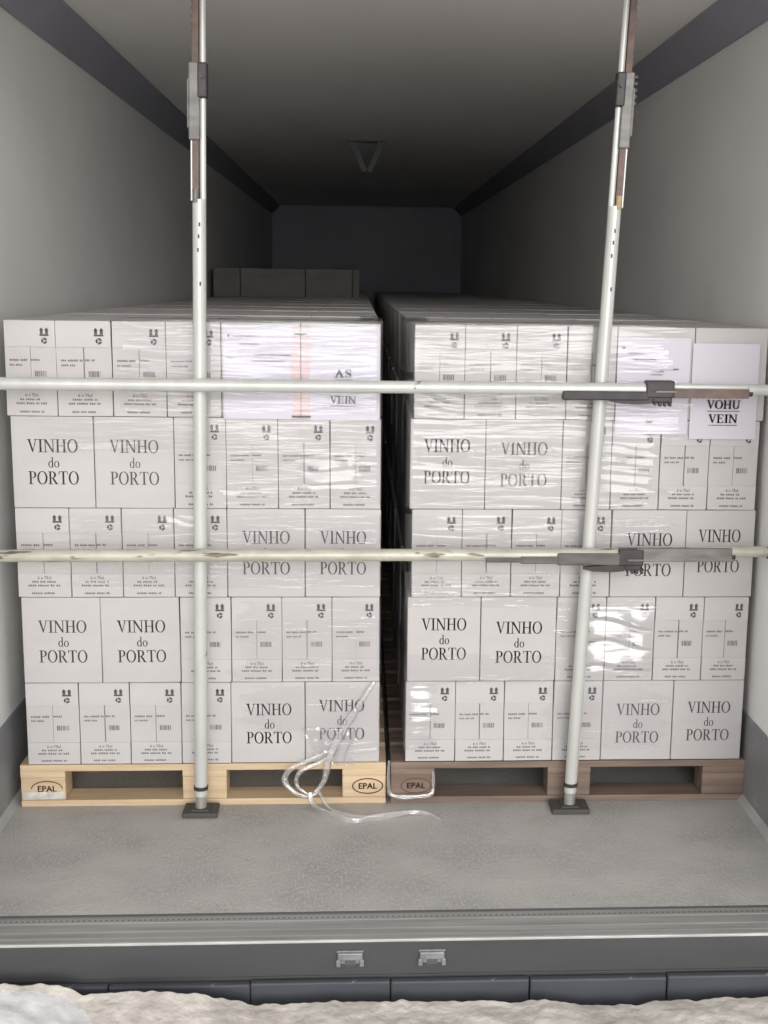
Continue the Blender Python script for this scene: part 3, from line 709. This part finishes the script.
# ------------------------------------------------------------------ load bars
BG = 'telescopic load bars bracing the cartons'
def vertical_bar(foot, top, sgn, label, base_x):
    """sgn +1: bright strip on the right, rack on the left; -1 mirrored. Built along z, then leaned as the bar stands."""
    root = empty('load_bar', foot); tag(root, label, 'load bar', BG)
    Lz = H - .004
    m = MB(); m.tube([(0, 0, .062), (0, 0, 1.955)], .0205, 20)
    for k, zz in enumerate((1.80, 1.84, 1.875, 1.70)): m.box(-.004 + .002 * k, .001 + .002 * k, -.0212, -.0195, zz, zz + .012, 1)
    m.build('tube', ['bar_paint', 'steel_dark'], root)
    m = MB(); m.tube([(sgn * .011, 0, 1.94), (sgn * .011, 0, Lz - .03)], .0098, 14); m.build('inner_tube', 'bar_paint', root)
    m = MB(); m.box(-sgn * .0095 - .0095, -sgn * .0095 + .0095, -.012, .010, 1.955, Lz - .03, ch=.0015)
    for k in range(30): m.box(-sgn * .0195 - .0016, -sgn * .0195 + .0016, -.008, .008, 1.965 + k * .022, 1.975 + k * .022)
    m.build('rack', 'rust', root)
    m = MB(); m.box(-sgn * .0215 - .0025, -sgn * .0215 + .0025, -.010, .006, 1.95, 2.13, ch=.001); m.build('side_strip', 'bar_paint', root)
    m = MB(); m.box(-sgn * .012 - .017, -sgn * .012 + .016, -.020, .016, 2.125, 2.345, ch=.004); m.box(-sgn * .030 - .004, -sgn * .030 + .004, -.012, .012, 2.16, 2.30, ch=.002)
    m.build('ratchet_housing', 'steel_grey', root)
    m = MB(); m.box(sgn * .011 - .0145, sgn * .011 + .0145, -.022, .014, 2.245, 2.345, ch=.005)
    m.tube([(sgn * .011, -.023, 2.305), (sgn * .011, -.029, 2.305)], .007, 10)
    for k in range(5 if sgn < 0 else 0): m.box((-sgn * .034) - .007, (-sgn * .034) + .007, -.010, .010, 2.25 + k * .019, 2.262 + k * .019, ch=.002)
    m.build('clamp', 'steel_dark', root)
    m = MB(); m.tube([(-sgn * .009, -.014, 1.945), (-sgn * .009, -.014, 1.985)], .009, 10); m.build('end_plug', 'brass' if sgn < 0 else 'steel_grey', root)
    m = MB(); m.tube([(0, 0, .083), (0, 0, .095)], .0235, 18); m.build('collar', 'steel_dark', root)
    m = MB(); m.tube([(0, 0, .016), (0, 0, .085)], .0185, 18); m.build('tip', 'steel_scuff', root)
    m = MB(); m.box(-base_x / 2, base_x / 2, -.045, .045, 0, .017, ch=.004); m.box(-.03, .03, -.03, .03, .016, .022, ch=.002)
    pad = m.build('foot_pad', 'pad', root)
    m = MB(); m.box(-base_x / 2, base_x / 2, -.045, .045, Lz - .018, Lz, ch=.004); m.box(-.026, .026, -.022, .022, Lz - .034, Lz - .016, ch=.002)
    m.build('head_pad', 'pad', root)
    d = (Vector(top) - Vector(foot)).normalized()
    sx, sy = d.x / d.z, d.y / d.z
    for ch in root.children:                                   # lean: slide every level along the bar's line, so feet stay flat
        for vv in ch.data.vertices:
            vv.co.x += sx * vv.co.z; vv.co.y += sy * vv.co.z
    return root
vertical_bar((-.597, -.062, 0), (-.554, -.062, 2.55), 1, 'upright white load bar in front of the left stack, nearly plumb', .112)
vertical_bar((.617, -.062, 0), (.716, -.062, 2.55), -1, 'upright white load bar before the right stack, leaning right', .125)

def horizontal_bar(z, paint, label, xa, xl, xc0, xc1, xe, rack_mat, left_rack, rise, up=0.0):
    root = empty('load_bar', (0, -.108, z)); tag(root, label, 'load bar', BG)
    m = MB(); m.tube([(-WX + .0095, 0, 0), (xc0 + .01, 0, rise * .5)], .0195, 20); m.build('tube', paint, root)
    m = MB(); m.tube([(xc0, .003, .008 + rise * .5), (xe + .02, .003, .008 + rise)], .011, 14); m.tube([(xe, .002, .002 + rise), (WX - .0095, .002, .002 + rise)], .0175, 18); m.build('inner_tube', paint, root)
    m = MB(); m.box(xc1 - .02, xe, -.019, .006, -.024 + rise * .8, .003 + rise * .8 + up, ch=.002)
    for k in range(int((xe - xc1) / .018)): m.box(xc1 + k * .018, xc1 + k * .018 + .007, -.012, .004, -.0255 + rise * .8, -.022 + rise * .8)
    m.build('rack', rack_mat, root)
    m = MB(); m.tube([(xe - .005, -.006, -.009 + rise * .8), (xe + .012, -.006, -.009 + rise * .8)], .010, 12); m.build('end_plug', 'steel_dark', root)
    m = MB(); xm = max(xa, .545)
    if xm > xa: m.box(xa, xm, -.0235, .0, -.015, .001, ch=.003); m.box(xa + .11, xm, -.0245, .0, -.019, .004, ch=.003)
    m.box(xm - .004, xc0 + .01, -.026, .006, -.034 + up * .7, -.006 + up * 1.4, ch=.004); m.build('guide_rail', left_rack, root)
    m = MB()                                                    # lever handle, tapering to its free end
    vs = []
    for x, zt, zb, yw in ((xl, -.030, -.038, .006), (xl + .03, -.028, -.044, .009), (xc0 - .02, -.022, -.046, .011), (xc0 + .02, -.012, -.042, .012)):
        vs += [(x, -.012 - yw, zt), (x, -.012 + yw, zt), (x, -.012 + yw, zb), (x, -.012 - yw, zb)]
    m.add(vs, [(4 * i + k, 4 * i + (k + 1) % 4, 4 * i + 4 + (k + 1) % 4, 4 * i + 4 + k) for i in range(3) for k in range(4)] + [(0, 1, 2, 3), (12, 15, 14, 13)])
    m.build('lever', 'steel_dark', root)
    m = MB(); m.box(xc0, xc1, -.027, .019, -.026, .027, ch=.005); m.box(xc0 + .02, xc1 - .006, -.024, .012, -.040, -.020, ch=.004)
    m.box(xc0 + .012, xc1 - .002, -.0285, -.025, -.006, .0, ch=.001)
    rt = m.build('ratchet_housing', 'steel_dark', root)
    m = MB()
    for k in range(4):
        a = xc0 + .026 + k * .0155; m.add([(a, y, -.038) for y in (-.018, .006)] + [(a + .011, y, -.038) for y in (-.018, .006)] + [(a + .0035, y, -.053 + .004 * (k == 0)) for y in (-.018, .006)] + [(a + .0085, y, -.053 + .004 * (k == 0)) for y in (-.018, .006)],
                                          [(0, 4, 6, 2), (1, 3, 7, 5), (0, 1, 5, 4), (2, 6, 7, 3), (4, 5, 7, 6)])
    m.build('ratchet_teeth', 'steel_dark', rt)
    m = MB(); m.box(xc0 + .03, xc1 + .004, -.0300, -.0270, -.008, -.003); m.build('pawl_pin', 'steel_grey', rt)
    for sd in (-1, 1):
        m = MB(); xx = sd * (WX - .0065)
        m.tube([(xx - sd * .002, 0, rise if sd > 0 else 0), (xx, 0, rise if sd > 0 else 0)], .021, 20); m.tube([(xx - sd * .006, 0, rise if sd > 0 else 0), (xx - sd * .0015, 0, rise if sd > 0 else 0)], .0195, 20)
        m.build('wall_pad', 'pad', root)
    return root
horizontal_bar(1.403, 'bar_paint', 'upper crosswise white load bar with rusty ratchet at its right', .545, .690, .800, .888, 1.125, 'rust', 'steel_dark', -.002)
horizontal_bar(.871, 'bar_cream', 'lower crosswise cream load bar with scuffed paint and grey ratchet', .315, .625, .735, .815, 1.10, 'steel_grey', 'steel_mid', .014, .015)
print('cartons', ncart)
